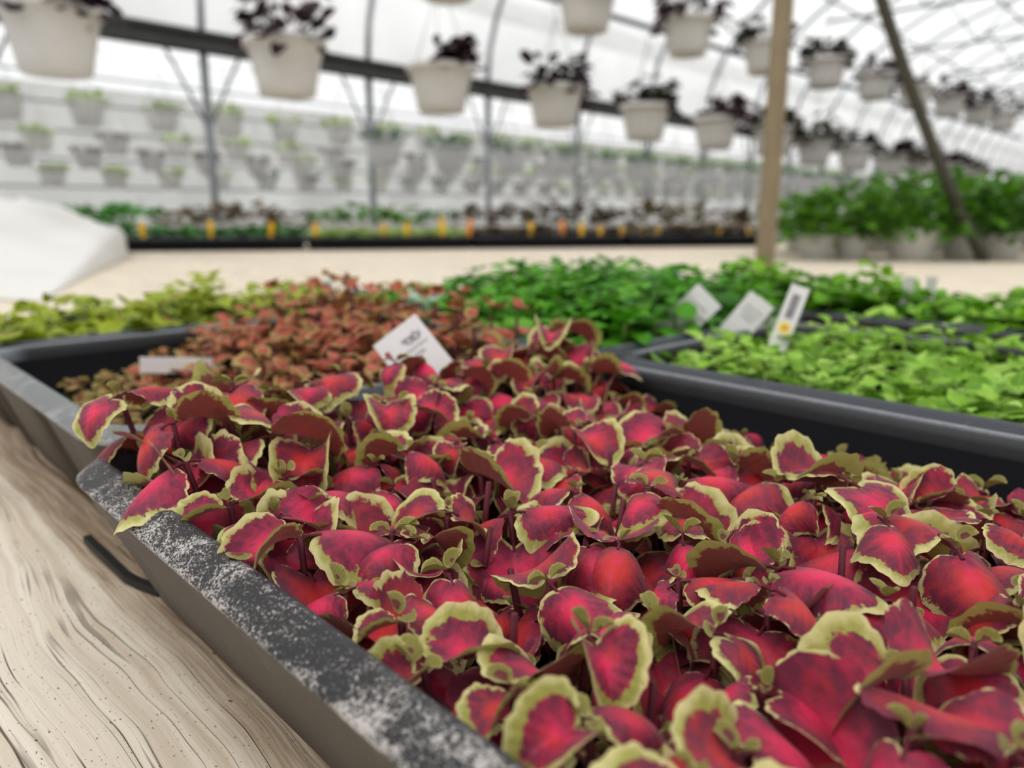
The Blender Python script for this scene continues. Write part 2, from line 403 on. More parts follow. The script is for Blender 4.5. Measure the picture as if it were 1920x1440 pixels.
big_leaves = []; young_leaves = []
for k in range(26):
    mb = MB(); q = rnd(0, 1)
    if q < .55: dome, fold, curl = rnd(.5, 1.35), rnd(-.25, .1), rnd(.5, 1.9)      # umbrella-like
    elif q < .80: dome, fold, curl = rnd(-.9, -.2), rnd(-.5, -.1), rnd(.5, 1.7)   # saddle, lips up
    else: dome, fold, curl = rnd(-.3, .4), rnd(-.2, .2), rnd(.6, 2.1)
    leaf_into(mb, ('heart', 'heart', 'round')[k % 3], curl, dome, fold, rnd(.012, .05), rnd(0, 6), rnd(-.6, .6), 30, 7, .016, .14)
    big_leaves.append(mb.mesh('coleus_leaf', [M['coleus'], M['stem']]))
for k in range(8):
    mb = MB()
    leaf_into(mb, 'oval', rnd(-.4, 1.3), rnd(-.9, .3), rnd(-1.1, -.3), rnd(.01, .04), rnd(0, 6), rnd(-.4, .4), 16, 5, .012, .12)
    young_leaves.append(mb.mesh('coleus_young_leaf', [M['coleus_young'], M['stem']]))

def rotm(roll, elev, az): return Euler((roll, -elev, az), 'XYZ').to_matrix().to_4x4()

# ------------------------------------------------------------------ trays
def rrect(x0, x1, y0, y1, r, n=7, grooves=()):
    """points (x, y, nx, ny, groove) counter-clockwise"""
    P = []
    def side(pa, pb, nx, ny, gs=()):
        P.append((pa[0], pa[1], nx, ny, 0))
        for g in gs:
            for dx, gg in ((-.013, 0), (-.006, 1), (.006, 1), (.013, 0)): P.append((g + dx, pa[1], nx, ny, gg))
        P.append((pb[0], pb[1], nx, ny, 0))
    def arc(cx, cy, a0):
        for i in range(1, n):
            t = a0 + PI / 2 * i / n
            P.append((cx + r * math.cos(t), cy + r * math.sin(t), math.cos(t), math.sin(t), 0))
    side((x0 + r, y0), (x1 - r, y0), 0, -1, grooves); arc(x1 - r, y0 + r, -PI / 2)
    side((x1, y0 + r), (x1, y1 - r), 1, 0); arc(x1 - r, y1 - r, 0)
    side((x1 - r, y1), (x0 + r, y1), 0, 1); arc(x0 + r, y1 - r, PI / 2)
    side((x0, y1 - r), (x0, y0 + r), -1, 0); arc(x0 + r, y0 + r, PI)
    return P
def sweep(P, prof, mi=0, groove_depth=0.0):
    mb = MB(); n = len(P); vs = []; uv = []
    for j, (ins, z, g) in enumerate(prof):
        for (x, y, nx, ny, gr) in P:
            d = ins + (groove_depth * g if gr else 0)
            vs.append((x - nx * d, y - ny * d, z)); uv.append((j / (len(prof) - 1) + .001, .5))
    fs = []
    for j in range(len(prof) - 1):
        for i in range(n): fs.append((j*n+i, (j+1)*n+i, (j+1)*n+(i+1) % n, j*n+(i+1) % n))
    mb.add(vs, fs, mi, uv); return mb
TH_ = ZRIM - ZBENCH
def tray(a0, a1, b0, b1, rim, label, taper=.022, grooves=(), dz=0.0, soil=-.034):
    t = empty('seed_tray', ab(a0, b0, ZBENCH + .0005), ROTZ)
    tag(t, label, 'tray', 'black plastic seed trays on the wooden bench')
    L, W = a1 - a0, b1 - b0; H = TH_ + dz
    P = rrect(0, L, 0, W, .026, 7, grooves)
    prof = [(-.0004, H - .0062, 0), (-.0006, H - .0052, 0), (.0002, H - .0044, 0), (.0025, H - .0028, 0), (.005, H - .0012, 0), (.0075, H - .0003, 0), (.0098, H - .0006, 0), (.0118, H - .0022, 0), (.0130, H - .0052, 0), (.0136, H - .010, 0)]
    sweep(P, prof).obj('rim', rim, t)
    w = sweep(P, [(.0136, H - .009, 0), (.024, .004, 0), (.026, .0025, 0), (min(L, W) * .42, .0022, 0)], 1)
    o = sweep(P, [(min(L, W) * .42, 0, 0), (taper + .002, 0, .6), (taper, .0015, 1), (.001, H - .007, 1), (-.0004, H - .0062, 0)], 0, .012)
    k = len(w.v); w.v += o.v; w.f += [tuple(i + k for i in q) for q in o.f]; w.m += o.m; w.uv += o.uv; w.uv2 += o.uv2
    w.obj('tray_body', [M['traywall'], M['trayin']], t)
    return t
def soil_bed(a0, a1, b0, b1, z, label):
    mb = MB(); L, W = a1 - a0, b1 - b0; nx, ny = 44, 30; vs = []; r2 = random.Random(5)
    for i in range(nx + 1):
        for j in range(ny + 1):
            e = i in (0, nx) or j in (0, ny)
            cell = .0035 * (math.cos(i * PI) * math.cos(j * PI))
            vs.append((L * i / nx, W * j / ny, (0 if e else cell + r2.uniform(-.0015, .0015))))
    fs = [(i*(ny+1)+j, (i+1)*(ny+1)+j, (i+1)*(ny+1)+j+1, i*(ny+1)+j+1) for i in range(nx) for j in range(ny)]
    mb.add(vs, fs)
    # a skirt down to the tray floor so that the soil is a body
    mb.box((0.001, .001, -z + ZBENCH + .0035), (L - .001, W - .001, -.003))
    o = mb.obj('potting_soil', M['soil']); o.location = ab(a0, b0, z); o.rotation_euler = (0, 0, ROTZ)
    tag(o, label, 'soil', kind='stuff'); return o

TR = dict(front=(-.010, .54, -.0115, .272), copper=(-.285, -.019, .004, .275), gold=(-.445, -.290, .004, .42),
          lime=(-.002, .54, .2765, .502), green=(-.285, -.006, .280, .57), warm=(-.16, .42, .5735, .71))
def inner(k, m=.0245): a0, a1, b0, b1 = TR[k]; return a0 + m, a1 - m, b0 + m, b1 - m
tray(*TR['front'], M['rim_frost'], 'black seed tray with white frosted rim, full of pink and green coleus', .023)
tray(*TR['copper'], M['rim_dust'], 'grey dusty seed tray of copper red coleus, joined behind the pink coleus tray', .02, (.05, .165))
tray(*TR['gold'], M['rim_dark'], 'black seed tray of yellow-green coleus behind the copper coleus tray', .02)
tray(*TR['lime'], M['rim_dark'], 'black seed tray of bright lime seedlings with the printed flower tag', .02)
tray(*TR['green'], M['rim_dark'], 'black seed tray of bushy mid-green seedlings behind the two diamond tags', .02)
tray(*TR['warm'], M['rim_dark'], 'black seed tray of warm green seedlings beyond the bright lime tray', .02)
SO = {k: ZRIM - .034 for k in TR}; SO['lime'] = ZRIM - .030
for k, lb in (('front', 'dark potting soil under the pink coleus'), ('copper', 'dark potting soil under the copper coleus'), ('gold', 'dark potting soil under the yellow-green coleus'),
              ('lime', 'dark potting soil under the bright lime seedlings'), ('green', 'dark potting soil under the bushy mid-green seedlings'), ('warm', 'dark potting soil under the warm green seedlings')):
    soil_bed(*inner(k), SO[k], lb)

# ------------------------------------------------------------------ front coleus, leaf by leaf
def sstep(x, a, b):
    t = max(0, min(1, (x - a) / (b - a))); return t * t * (3 - 2 * t)
def canopy(a, b):
    h = .001 + .026 * math.exp(-(max(a, 0) / .055) ** 2) * (.92 + .08 * sstep(b, .06, .16))
    h -= .021 * sstep(b, .15, .235) * sstep(a, .01, .075)
    h -= .006 * sstep(b, .18, .24) * sstep(a, .04, .10)
    h += .005 * math.exp(-((a - .20) / .03) ** 2 - ((b - .20) / .04) ** 2)
    h += .003 * math.sin(a * 70 + b * 30) * math.cos(b * 80 - a * 20)
    return h
stem_cache = {}
def stem_mesh(hh, mat, name, rad=.0011):
    key = (round(hh / .003), mat.name)
    if key not in stem_cache:
        h = max(1, key[0]) * .003; mb = MB(); mb.tube([(0, 0, -.001), (.0006, .0003, h * .5), (0, 0, h)], [rad, rad * .95, rad * .8], 6); stem_cache[key] = mb.mesh(name, mat)
    return stem_cache[key]
a0, a1, b0, b1 = inner('front', .029)
PB = .0196; NB = int((b1 - b0) / PB) + 1; NA = 17
step_b = (b1 - b0) / (NB - 1)
for i in range(NA):
    for j in range(NB):
        a = a0 + i * .0196; b = b0 + j * step_b
        aj = a + (rnd(-.0035, .0035) if i else rnd(0, .003)); bj = b + rnd(-.0035, .0035) * (0 if j in (0, NB - 1) else 1)
        p = ab(aj, bj, SO['front'] - .001)
        if ((p.x - CAM.x) ** 2 + (p.y - CAM.y) ** 2) < .055 ** 2 + 0 and False: continue
        t = empty('coleus_seedling', p, rnd(0, 2 * PI))
        if j == 0: lb = f'pink-hearted coleus seedling along the frosted plank-side rim, {nth(i)} from the tray corner'
        elif i == 0: lb = f'pink-hearted coleus seedling on the back rim of the front tray, {nth(j)} from the plank side'
        else: lb = f'pink-hearted coleus seedling in front tray, {nth(i)} row from back, {nth(j)} from plank-side rim'
        tag(t, lb, 'seedling', 'pink and green coleus seedlings in the front tray')
        H = -(SO['front'] - ZRIM) + canopy(a, b) + rnd(-.0035, .0035) - .004
        H = max(.016, H) + (.007 if i < 3 and j < 2 else 0)
        lean = Vector((0, 0, 0))
        if j == 0: lean += -BD * rnd(.2, .4) * (1.0 if i < 2 else .35)
        if j == NB - 1: lean += BD * .05
        if i == 0: lean += -AD * rnd(.1, .3)
        lean += Vector((rnd(-.14, .14), rnd(-.14, .14), 0))
        up = (Vector((0, 0, 1)) + lean).normalized()
        q = Vector((0, 0, 1)).rotation_difference(up)
        t.rotation_mode = 'QUATERNION'
        from mathutils import Quaternion
        spin = rnd(0, 2 * PI); t.rotation_quaternion = q @ Quaternion((0, 0, 1), spin)
        so = put('stem', stem_mesh(H, M['stem'], 'stem'), t)
        runt = i >= 3 and 0 < j < NB - 1 and rnd(0, 1) < .20
        if runt: H *= .55
        az0 = rnd(0, PI); rimside = j == 0; drape = i < 3 and j < 2
        if rimside: az0 = ROTZ - spin + rnd(-.2, .2)
        sz = rnd(.0205, .0275) * (1.22 if drape else 1.10 if i == 0 else .72 if runt else .9 if j >= NB - 3 else 1.0 if i < 4 else 1.15)
        # oldest pair, low
        for s in (0, 1):
            put('leaf', R.choice(big_leaves), t, (0, 0, H * .80 - .002), (rnd(-.25, .25), rnd(-.05, .45), az0 + s * PI + rnd(-.25, .25)), sz * rnd(.9, 1.08))
        # second pair, crosswise, on top
        sz2 = sz * rnd(.68, .95)
        for s in (0, 1):
            out = rimside and s == 1 and not drape                       # the leaf that points over the rim stays short and lifted
            put('leaf', R.choice(big_leaves), t, (0, 0, H), (rnd(-.25, .25), -(rnd(.1, .4) if out else rnd(-.32, .22)), az0 + PI / 2 + s * PI + rnd(-.25, .25)), sz2 * (rnd(.6, .8) if out else rnd(.88, 1.1)))
        sz3 = rnd(.0035, .0068)
        for s in (0, 1):
            put('leaf', R.choice(young_leaves), t, (0, 0, H + .0012), (rnd(-.2, .2), -rnd(.25, .95), az0 + rnd(-.2, .2) + s * PI), sz3 * rnd(.85, 1.15))
        if rnd(0, 1) < .25:
            put('leaf', R.choice(young_leaves), t, (0, 0, H * .5), (rnd(-.2, .2), rnd(.0, .4), rnd(0, 6.28)), rnd(.005, .008))

# ------------------------------------------------------------------ the other trays: one foliage mesh per plant
def foliage(shape, mat, size, pairs, hgt, seg=10, rings=3, spread=.2, curl=(.3, 1.2), dome=(-.6, .8), el=(-.3, .5), cren=.015, smat=None):
    mb = MB(); az = rnd(0, PI)
    for k in range(pairs):
        f = k / max(1, pairs - 1)
        for s in (0, 1):
            Mx = Matrix.Translation((0, 0, hgt * (.55 + .45 * f))) @ rotm(rnd(-.3, .3), rnd(*el) + .35 * f, az + k * PI / 2 + s * PI + rnd(-spread, spread))
            leaf_into(mb, shape, rnd(*curl), rnd(*dome), rnd(-.3, .1), rnd(.01, .05), rnd(0, 6), rnd(-.4, .4), seg, rings, cren, .25, Mx, size * (1 - .5 * f) * rnd(.85, 1.15))
    return mb.mesh('foliage', [mat, smat or M['gstem']])
def kit(n, hs, *args, **kw): return [[foliage(*args[:2], args[2], args[3], h, **kw) for _ in range(n)] for h in hs]
def planting(key, pitch, hs, pick, hfun, namefun, group, name, amax=9, m=.03, keep=None, smat=None):
    a0, a1, b0, b1 = inner(key, m); nb = max(2, round((b1 - b0) / pitch) + 1); na = max(2, round((a1 - a0) / pitch) + 1)
    for i in range(na):
        for j in range(nb):
            a = a0 + (a1 - a0) * i / (na - 1); b = b0 + (b1 - b0) * j / (nb - 1)
            if a > amax or (keep and not keep(a, b)): continue
            h = max(.008, ZRIM - SO[key] + hfun(a, b) + rnd(-.003, .003))
            li = min(range(len(hs)), key=lambda k: abs(hs[k] - h))
            me, sc = pick(li, a, b)
            t = put(name, me, None, ab(a + rnd(-.004, .004), b + rnd(-.004, .004), SO[key] - .001), (rnd(-.12, .12), rnd(-.12, .12), rnd(0, 6.28)), 1.0)
            t.scale = (sc, sc, h / hs[li])
            tag(t, namefun(i, j), 'seedling', group)
            put('stem', stem_mesh(hs[li] * .9, smat or M['gstem'], 'stem', .0012), t)

HS = [.012, .022, .034, .048, .062]
K_cop = kit(5, HS, 'heart', M['copper'], .0195, 3, smat=M['stem'])
K_oli = kit(4, HS, 'oval', M['olive'], .0112, 5, smat=M['stem'])
def cop_h(a, b):
    return -.022 + .034 * sstep(b, .085, .16) + .019 * sstep(b, .15, .23) - .006 * sstep(a, -.10, -.04) * sstep(b, .1, .2)
def cop_pick(li, a, b):
    small = b < .105 + rnd(-.02, .02)
    return (R.choice(K_oli[li]), 1.0) if small else (R.choice(K_cop[li]), rnd(.85, 1.1))
planting('copper', .0185, HS, cop_pick, cop_h, lambda i, j: f'copper red coleus seedling behind pink coleus, {nth(i)} row from yellow-green tray, {nth(j)} from plank side',
         'copper coleus seedlings in the dusty grey tray', 'copper_coleus_seedling', keep=lambda a, b: not (b < .05 and a < -.16) and (b > .1 or rnd(0, 1) < .8), smat=M['stem'])
K_gold = kit(6, HS, 'heart', M['limegold'], .025, 4, el=(-.5, .4))
planting('gold', .0265, HS, lambda li, a, b: (R.choice(K_gold[li]), rnd(.85, 1.25)), lambda a, b: .008 + .012 * math.exp(-((b - .20) / .05) ** 2) + .008 * math.sin(b * 60 + a * 40) - .012 * sstep(b, .27, .33),
         lambda i, j: f'yellow-green coleus seedling behind the copper coleus, {nth(i)} row from bare planks, {nth(j)} from plank side', 'yellow-green coleus seedlings', 'golden_coleus_seedling')
K_lime = kit(6, HS, 'pointed', M['lime'], .026, 3, el=(-.1, .5), curl=(.2, 1.0))
planting('lime', .0215, HS, lambda li, a, b: (R.choice(K_lime[li]), rnd(.85, 1.15)), lambda a, b: .000 + .012 * sstep(b, .43, .47) * sstep(a, .03, .07) + .004 * math.sin(a * 50 + b * 70),
         lambda i, j: f'bright lime seedling in printed-tag tray, {nth(i)} row from far rim, {nth(j)} from pink coleus', 'bright lime seedlings', 'lime_seedling', amax=.30, m=.031,
         keep=lambda a, b: not (a < .04 and b > .455))
K_mid = kit(6, HS, 'round', M['mid'], .024, 5, el=(-.3, .3))
planting('green', .0235, HS, lambda li, a, b: (R.choice(K_mid[li]), rnd(.9, 1.2)), lambda a, b: .014 + .018 * sstep(b, .30, .42) + .004 * math.sin(a * 60) * math.cos(b * 50) - .006 * sstep(a, -.08, -.03),
         lambda i, j: f'bushy mid-green seedling beside copper coleus, {nth(i)} row from bare planks, {nth(j)} from copper coleus', 'bushy mid-green seedlings', 'bushy_seedling')
K_warm = kit(6, HS, 'round', M['warm'], .026, 5, el=(-.3, .3))
planting('warm', .0235, HS, lambda li, a, b: (R.choice(K_warm[li]), rnd(.9, 1.2)), lambda a, b: .026 + .005 * math.sin(a * 50 + b * 30) - .013 * sstep(a, -.02, .06),
         lambda i, j: f'warm green seedling beyond the bright lime tray, {nth(i)} row from mid-green end, {nth(j)} from lime', 'warm green seedlings', 'warm_green_seedling', amax=.34)

# ------------------------------------------------------------------ plant tags
def stake(base, top, width, label, mat, parts=None, point=True, group='white plastic plant tags in the trays', face=None):
    """flat tag from its hidden point (base) to its upper end (top); face = rough direction its print faces"""
    base = Vector(base); top = Vector(top); y = (top - base); Lh = y.length; y.normalize()
    n = (CAM - top) if face is None else face
    x = y.cross(n).normalized(); n = x.cross(y).normalized()
    t = link(bpy.data.objects.new('plant_tag', None)); t.empty_display_size = .01
    t.matrix_world = Matrix(((x.x, y.x, n.x, base.x), (x.y, y.y, n.y, base.y), (x.z, y.z, n.z, base.z), (0, 0, 0, 1)))
    tag(t, label, 'plant tag', group)
    w = width / 2; th = .0004; P = [(0, 0), (w, w * 1.4), (w, Lh), (-w, Lh), (-w, w * 1.4)]
    mb = MB(); vs = [(p[0], p[1], th) for p in P] + [(p[0], p[1], -th) for p in P]
    mb.add(vs, [(0, 1, 2, 3, 4), (9, 8, 7, 6, 5)] + [(i, i + 5, (i + 1) % 5 + 5, (i + 1) % 5) for i in range(5)])
    mb.obj('label_blade', mat, t, False)
    if parts: parts(t, w, Lh, th)
    return t
def scribble(seed, lines, ang=0.0):
    def f(t, w, L, th):
        r = random.Random(seed); mb = MB()
        for (y, x0, x1, amp) in lines:
            n = 34; pts = []
            for i in range(n):
                s = i / (n - 1)
                pts.append((x0 * w + (x1 - x0) * w * s + amp * .5 * math.sin(i * 1.9 + 1), L - y + amp * math.sin(i * 1.15 + r.uniform(-.6, .6)) * r.uniform(.4, 1), th + .0001))
            M4 = Matrix.Rotation(ang, 4, 'Z'); c = Vector((0, L - .012, 0))
            mb.tube([c + (M4 @ (Vector(p) - c)) for p in pts], .00017, 4)
        mb.obj('handwriting', M['ink'], t)
    return f
# big handwritten tag between the copper and the pink coleus: a square-ended stake leaning over
c1, c2, c3 = at(705, 655, .405), at(773, 582, .405), at(829, 652, .400)
w_ = (c2 - c1).length; mid_ = (c1 + c2) / 2; dn = (c3 - c2).normalized()
stake(mid_ + dn * .066, mid_, w_, 'white handwritten plant tag tilted between copper and pink coleus', M['tag'],
      scribble(3, [(.0095, -.05, .66, .0032), (.0150, -.60, .74, .0010), (.0190, -.70, .45, .0016)], .0))
def strip_print(t, w, L, th):
    mb = MB(); mb.box((-w * .55, L * .45, th), (w * .55, L * .80, th + .0001)); mb.obj('print', M['tealprint'], t, False)
stake(at(775, 612, .62) + Vector((.012, 0, -.045)), at(788, 548, .63), .030, 'bluish diamond plant tag behind the big handwritten tag', M['tagblue'],
      strip_print)
def dia(px, py, depth, width, lean, label, mat=None, parts=None, length=.07):
    top = at(px, py, depth); r = Vector((1, 0, 0)); u = Vector((0, 0, 1))
    base = top + (r * math.sin(lean) - u * math.cos(lean)) * length + Vector((0, -.004, 0))
    return stake(base, top, width, label, mat or M['tag'], parts)
dia(1331, 553, .56, .024, -.8, 'white diamond tag among mid-green seedlings, the one nearer the copper coleus', length=.075, parts=scribble(8, [(.011, -.6, .6, .0008), (.016, -.6, .4, .0008)]))
dia(1430, 561, .56, .021, -.68, 'white printed diamond tag among mid-green seedlings beside the tall picture tag', length=.075, parts=scribble(9, [(.010, -.7, .7, .0012), (.014, -.7, .6, .0012), (.018, -.5, .5, .001)]))
def picture(t, w, L, th):
    mb = MB(); mb.box((-w * .45, L * .55, th), (w * .40, L * .88, th + .0001)); mb.obj('picture', M['picture'], t, False)
    f = MB()
    for k in range(7):
        a = k * 2 * PI / 7; f.add([(math.cos(a + q * .3) * rr_ * w, L * .42 + math.sin(a + q * .3) * rr_ * w, th + .00012) for q, rr_ in ((0, .1), (-1.2, .6), (0, .85), (1.2, .6))], [(0, 1, 2, 3)])
    fo = f.obj('flower_print', M['flower'], t, False)
    h = MB(); h.add([(math.cos(k) * .3 * w, L * .42 + math.sin(k) * .3 * w, th + .0002) for k in (0, 1.05, 2.1, 3.14, 4.2, 5.24)], [(0, 1, 2, 3, 4, 5)]); h.obj('flower_centre', M['flowerheart'], fo, False)
tt = at(1502, 537, .52)
stake(at(1448, 672, .52), tt, .0125, 'tall printed plant tag with yellow flower picture standing in bright lime tray', M['tag'], picture)
for (px, lb) in ((1706, 'small white tag in warm green seedlings, the nearer of the pair to the beige post'), (1748, 'small white tag in warm green seedlings, the farther of the pair from the beige post')):
    tp = at(px, 523, .645)
    stake(tp + Vector((-.004, 0, -.06)), tp + Vector((.0, 0, .002)), .0135, lb, M['tag'], face=Vector((.5, -1, .2)))
dia(1262, 504, .92, .020, .1, 'pale blurred tag standing at the far edge of mid-green seedlings', M['tagblue'], length=.07)
dia(893, 530, .76, .022, -.3, 'pale small tag at the mid-green tray corner nearest the bluish diamond tag', M['tagblue'], length=.07)
dia(600, 528, .80, .024, .2, 'pale bluish tag beyond the copper coleus peak', M['tagblue'], length=.075)
def back_print(t, w, L, th):
    mb = MB(); mb.box((-w * .5, L * .35, th), (w * .1, L * .8, th + .0001)); mb.obj('print', M['picture'], t, False)
stake(at(420, 686, .50), at(262, 684, .50), .0105, 'white tag lying flat against the black wall of copper coleus tray', M['tag'], face=Vector((.2, -1, .1)))

# ------------------------------------------------------------------ bench
br = empty('potting_bench', ab(-3.3, -.55, 0), ROTZ)
tag(br, 'long wooden potting bench of weathered planks carrying the seed trays', 'bench')
mb = MB(); y = 0.0; edges = []
LX, WY = 4.4, 4.0
first = .55 - .205
y = first - .24 * 2 - .0
while y < 4.0:
    y1 = y + .236
    if y1 > 0:
        c = .003
        ya = max(0, y); vs = [(0, ya, -.038), (LX, ya, -.038), (LX, y1, -.038), (0, y1, -.038), (0, ya, -c), (LX, ya, -c), (LX, y1, -c), (0, y1, -c), (0, ya + c, 0), (LX, ya + c, 0), (LX, y1 - c, 0), (0, y1 - c, 0)]
        vs = [(p[0] - 3.3, p[1] - .55, p[2]) for p in vs]
        mb.add(vs, [(3, 2, 1, 0), (8, 9, 10, 11), (4, 5, 9, 8), (6, 7, 11, 10), (0, 1, 5, 4), (2, 3, 7, 6), (1, 2, 6, 10, 9, 5), (3, 0, 4, 8, 11, 7)])
    y = y1 + .004
bt = mb.obj('bench_top', M['wood'], br, False); bt.location = (3.3, .55, ZBENCH)
for (lx, ly) in ((.1, .1), (4.25, .1), (.1, 3.85), (4.25, 3.85), (2.2, .1), (2.2, 3.85)):
    mb = MB(); mb.box((lx - .045, ly - .045, 0), (lx + .045, ly + .045, ZBENCH - .038)); mb.obj('leg', M['post'], br, False)

# black bent strip lying on the plank against the front tray
q = [on(163, 1006, ZBENCH + .006), on(238, 1078, ZBENCH + .0035), on(262, 1090, ZBENCH + .003), on(300, 1104, ZBENCH + .003)]
mb = MB(); vs = []; hw = .0016; hh = .0016
for i, p in enumerate(q):
    d = (q[min(i + 1, 3)] - q[max(0, i - 1)]).normalized(); s = d.cross(Vector((0, 0, 1))).normalized()
    for (sx, sz) in ((-1, -1), (1, -1), (1, 1), (-1, 1)): vs.append(p + s * hw * sx + Vector((0, 0, hh * sz - .001)))
fs = [(0, 1, 2, 3), (15, 14, 13, 12)]
for i in range(3):
    for k in range(4): fs.append((i*4+k, i*4+4+k, i*4+4+(k+1) % 4, i*4+(k+1) % 4))
mb.add(vs, fs); tag(mb.obj('plastic_strip', M['blackplastic'], None, False), 'bent black plastic strip lying on the plank beside the front tray', 'strip')
# petal fallen on the rim
mb = MB(); leaf_into(mb, 'oval', .3, .5, 0, .02, 1, 0, 10, 4, 0, 0, None, 1.0, 0, None)
pt = put('fallen_leaf', mb.mesh('fallen_leaf', [M['coleus_young']]), None, on(423, 1038, ZRIM + .0015), (0, .1, .4), .0065)
tag(pt, 'tiny dried pinkish leaf lying on the frosted tray rim', 'leaf')

# ------------------------------------------------------------------ white cover sheet heaped on the bench
def cover():
    pn = on(70, 566, ZBENCH); pf = on(241, 480, ZBENCH)
    H = [(0, .0), (.006, .070), (.02, .086), (.07, .098), (.13, .110), (.18, .138), (.235, .166), (.31, .176), (.42, .172), (.6, .180), (.9, .165), (1.25, .12), (1.3, 0)]
    def hh(u):
        for (a, x), (b, y) in zip(H, H[1:]):
            if u <= b: return x + (y - x) * (u - a) / (b - a)
        return 0
    us = [h[0] for h in H[:3]] + [.02 + 1.28 * (i / 52) for i in range(1, 53)]; nv = 34; vs = []
    for u in us:
        for j in range(nv + 1):
            v = 1.28 * j / nv
            q = pn + (pf - pn) * v if v <= 1 else pf + Vector((-.47, .9, 0)) * (v - 1)
            e = sstep(v, -.05, .97) ** 1.15 * (1 - sstep(v, 1.08, 1.28))
            w = e * min(1, u * 14)
            h = hh(u) * e + w * (.007 * math.sin(u * 31 + v * 9) + .006 * math.sin(v * 23 - u * 17) + .004 * math.sin(u * 71 + v * 37))
            bulge = (.03 * math.sin(v * 7) + .015 * math.sin(v * 17)) * max(0, 1 - v)
            vs.append((q.x - u + bulge * min(1, u * 8), q.y + .02 * math.sin(u * 19), ZBENCH + .002 + max(0, h)))
    n = nv + 1; fs = [(i*n+j, i*n+j+1, (i+1)*n+j+1, (i+1)*n+j) for i in range(len(us) - 1) for j in range(nv)]
    mb = MB(); mb.add(vs, fs); o = mb.obj('cover_sheet', M['sheet'])
    tag(o, 'heap of white plastic cover sheet lying on the bench behind yellow-green tray', 'cover')
cover()

# ------------------------------------------------------------------ far trays along the end of the bench
f0 = on(232, 473, ZBENCH); f1 = on(1452, 462, ZBENCH)
fd = (f1 - f0).normalized(); fn = Vector((-fd.y, fd.x, 0)); fl_ = (f1 - f0).length; frz = math.atan2(fd.y, fd.x)
NT_ = 5; tl = fl_ / (NT_ - 1)
def clump(mat, n, rad, size, hgt, shape='round', up=(.0, .9)):
    mb = MB()
    for k in range(n):
        a = rnd(0, 2 * PI); rr = rad * math.sqrt(rnd(0, 1)); z = hgt * rnd(.35, 1) * (1 - .35 * (rr / max(rad, 1e-6)) ** 2)
        Mx = Matrix.Translation((rr * math.cos(a), rr * math.sin(a), z)) @ rotm(rnd(-.5, .5), rnd(*up), a + rnd(-.9, .9))
        leaf_into(mb, shape, rnd(.2, 1.2), rnd(-.5, .6), 0, .03, rnd(0, 6), 0, 6, 2, 0, .1, Mx, size * rnd(.7, 1.2), 0, None)
    return mb
far_desc = ['dark seedlings in far tray beside white cover', 'dark green seedlings in far tray', 'pale seedlings in far tray line', 'dull yellow seedlings in far tray line', 'brownish seedlings in last far tray']
K_far = [[clump(M[m], 26, .05, .035, h).mesh('foliage', M[m]) for _ in range(3)] for m, h in (('fargreen', .085), ('fargreen', .05), ('palelime', .03), ('brownleaf', .035), ('brownleaf', .04))]
for k in range(NT_):
    p = f0 + fd * (tl * (k - 1)) 
    t = empty('far_seed_tray', (p.x, p.y, ZBENCH + .0005), frz)
    tag(t, f'black seed tray in the far tray line, {nth(k)} counting from the white cover', 'tray', 'far line of black seed trays')
    L, W, H = tl - .01, .30, .05
    P = rrect(0, L, 0, W, .02, 4)
    sweep(P, [(-.0004, H - .007, 0), (0, H - .003, 0), (.006, H, 0), (.012, H - .003, 0)]).obj('rim', M['rim_dark'], t)
    w = sweep(P, [(.011, H - .003, 0), (.014, .012, 0), (.12, .012, 0)], 0); o = sweep(P, [(.12, 0, 0), (.014, 0, 0), (0, H - .006, 0)], 0)
    n0 = len(w.v); w.v += o.v; w.f += [tuple(i + n0 for i in q2) for q2 in o.f]; w.m += o.m; w.uv += o.uv; w.uv2 += o.uv2
    w.obj('tray_body', M['trayin'], t)
    s = MB(); s.box((.016, .016, .013), (L - .016, W - .016, H - .012)); so = s.obj('potting_soil', M['soil'], None, False); so.location = t.location; so.rotation_euler = t.rotation_euler
    tag(so, f'soil in the {nth(k)} far tray from the white cover', 'soil', kind='stuff')
    for i in range(6):
        for j in range(2):
            lp = fd * (.06 + (L - .12) * i / 5) + fn * (.08 + .14 * j)
            c = put('seedling_clump', R.choice(K_far[k]), None, (p.x + lp.x, p.y + lp.y, ZBENCH + H - .014), (0, 0, rnd(0, 6)), rnd(.85, 1.15))
            tag(c, f'clump of {far_desc[k]}, {nth(i)} along, {("near", "far")[j]} side', 'seedling', 'seedling clumps in the far tray line')
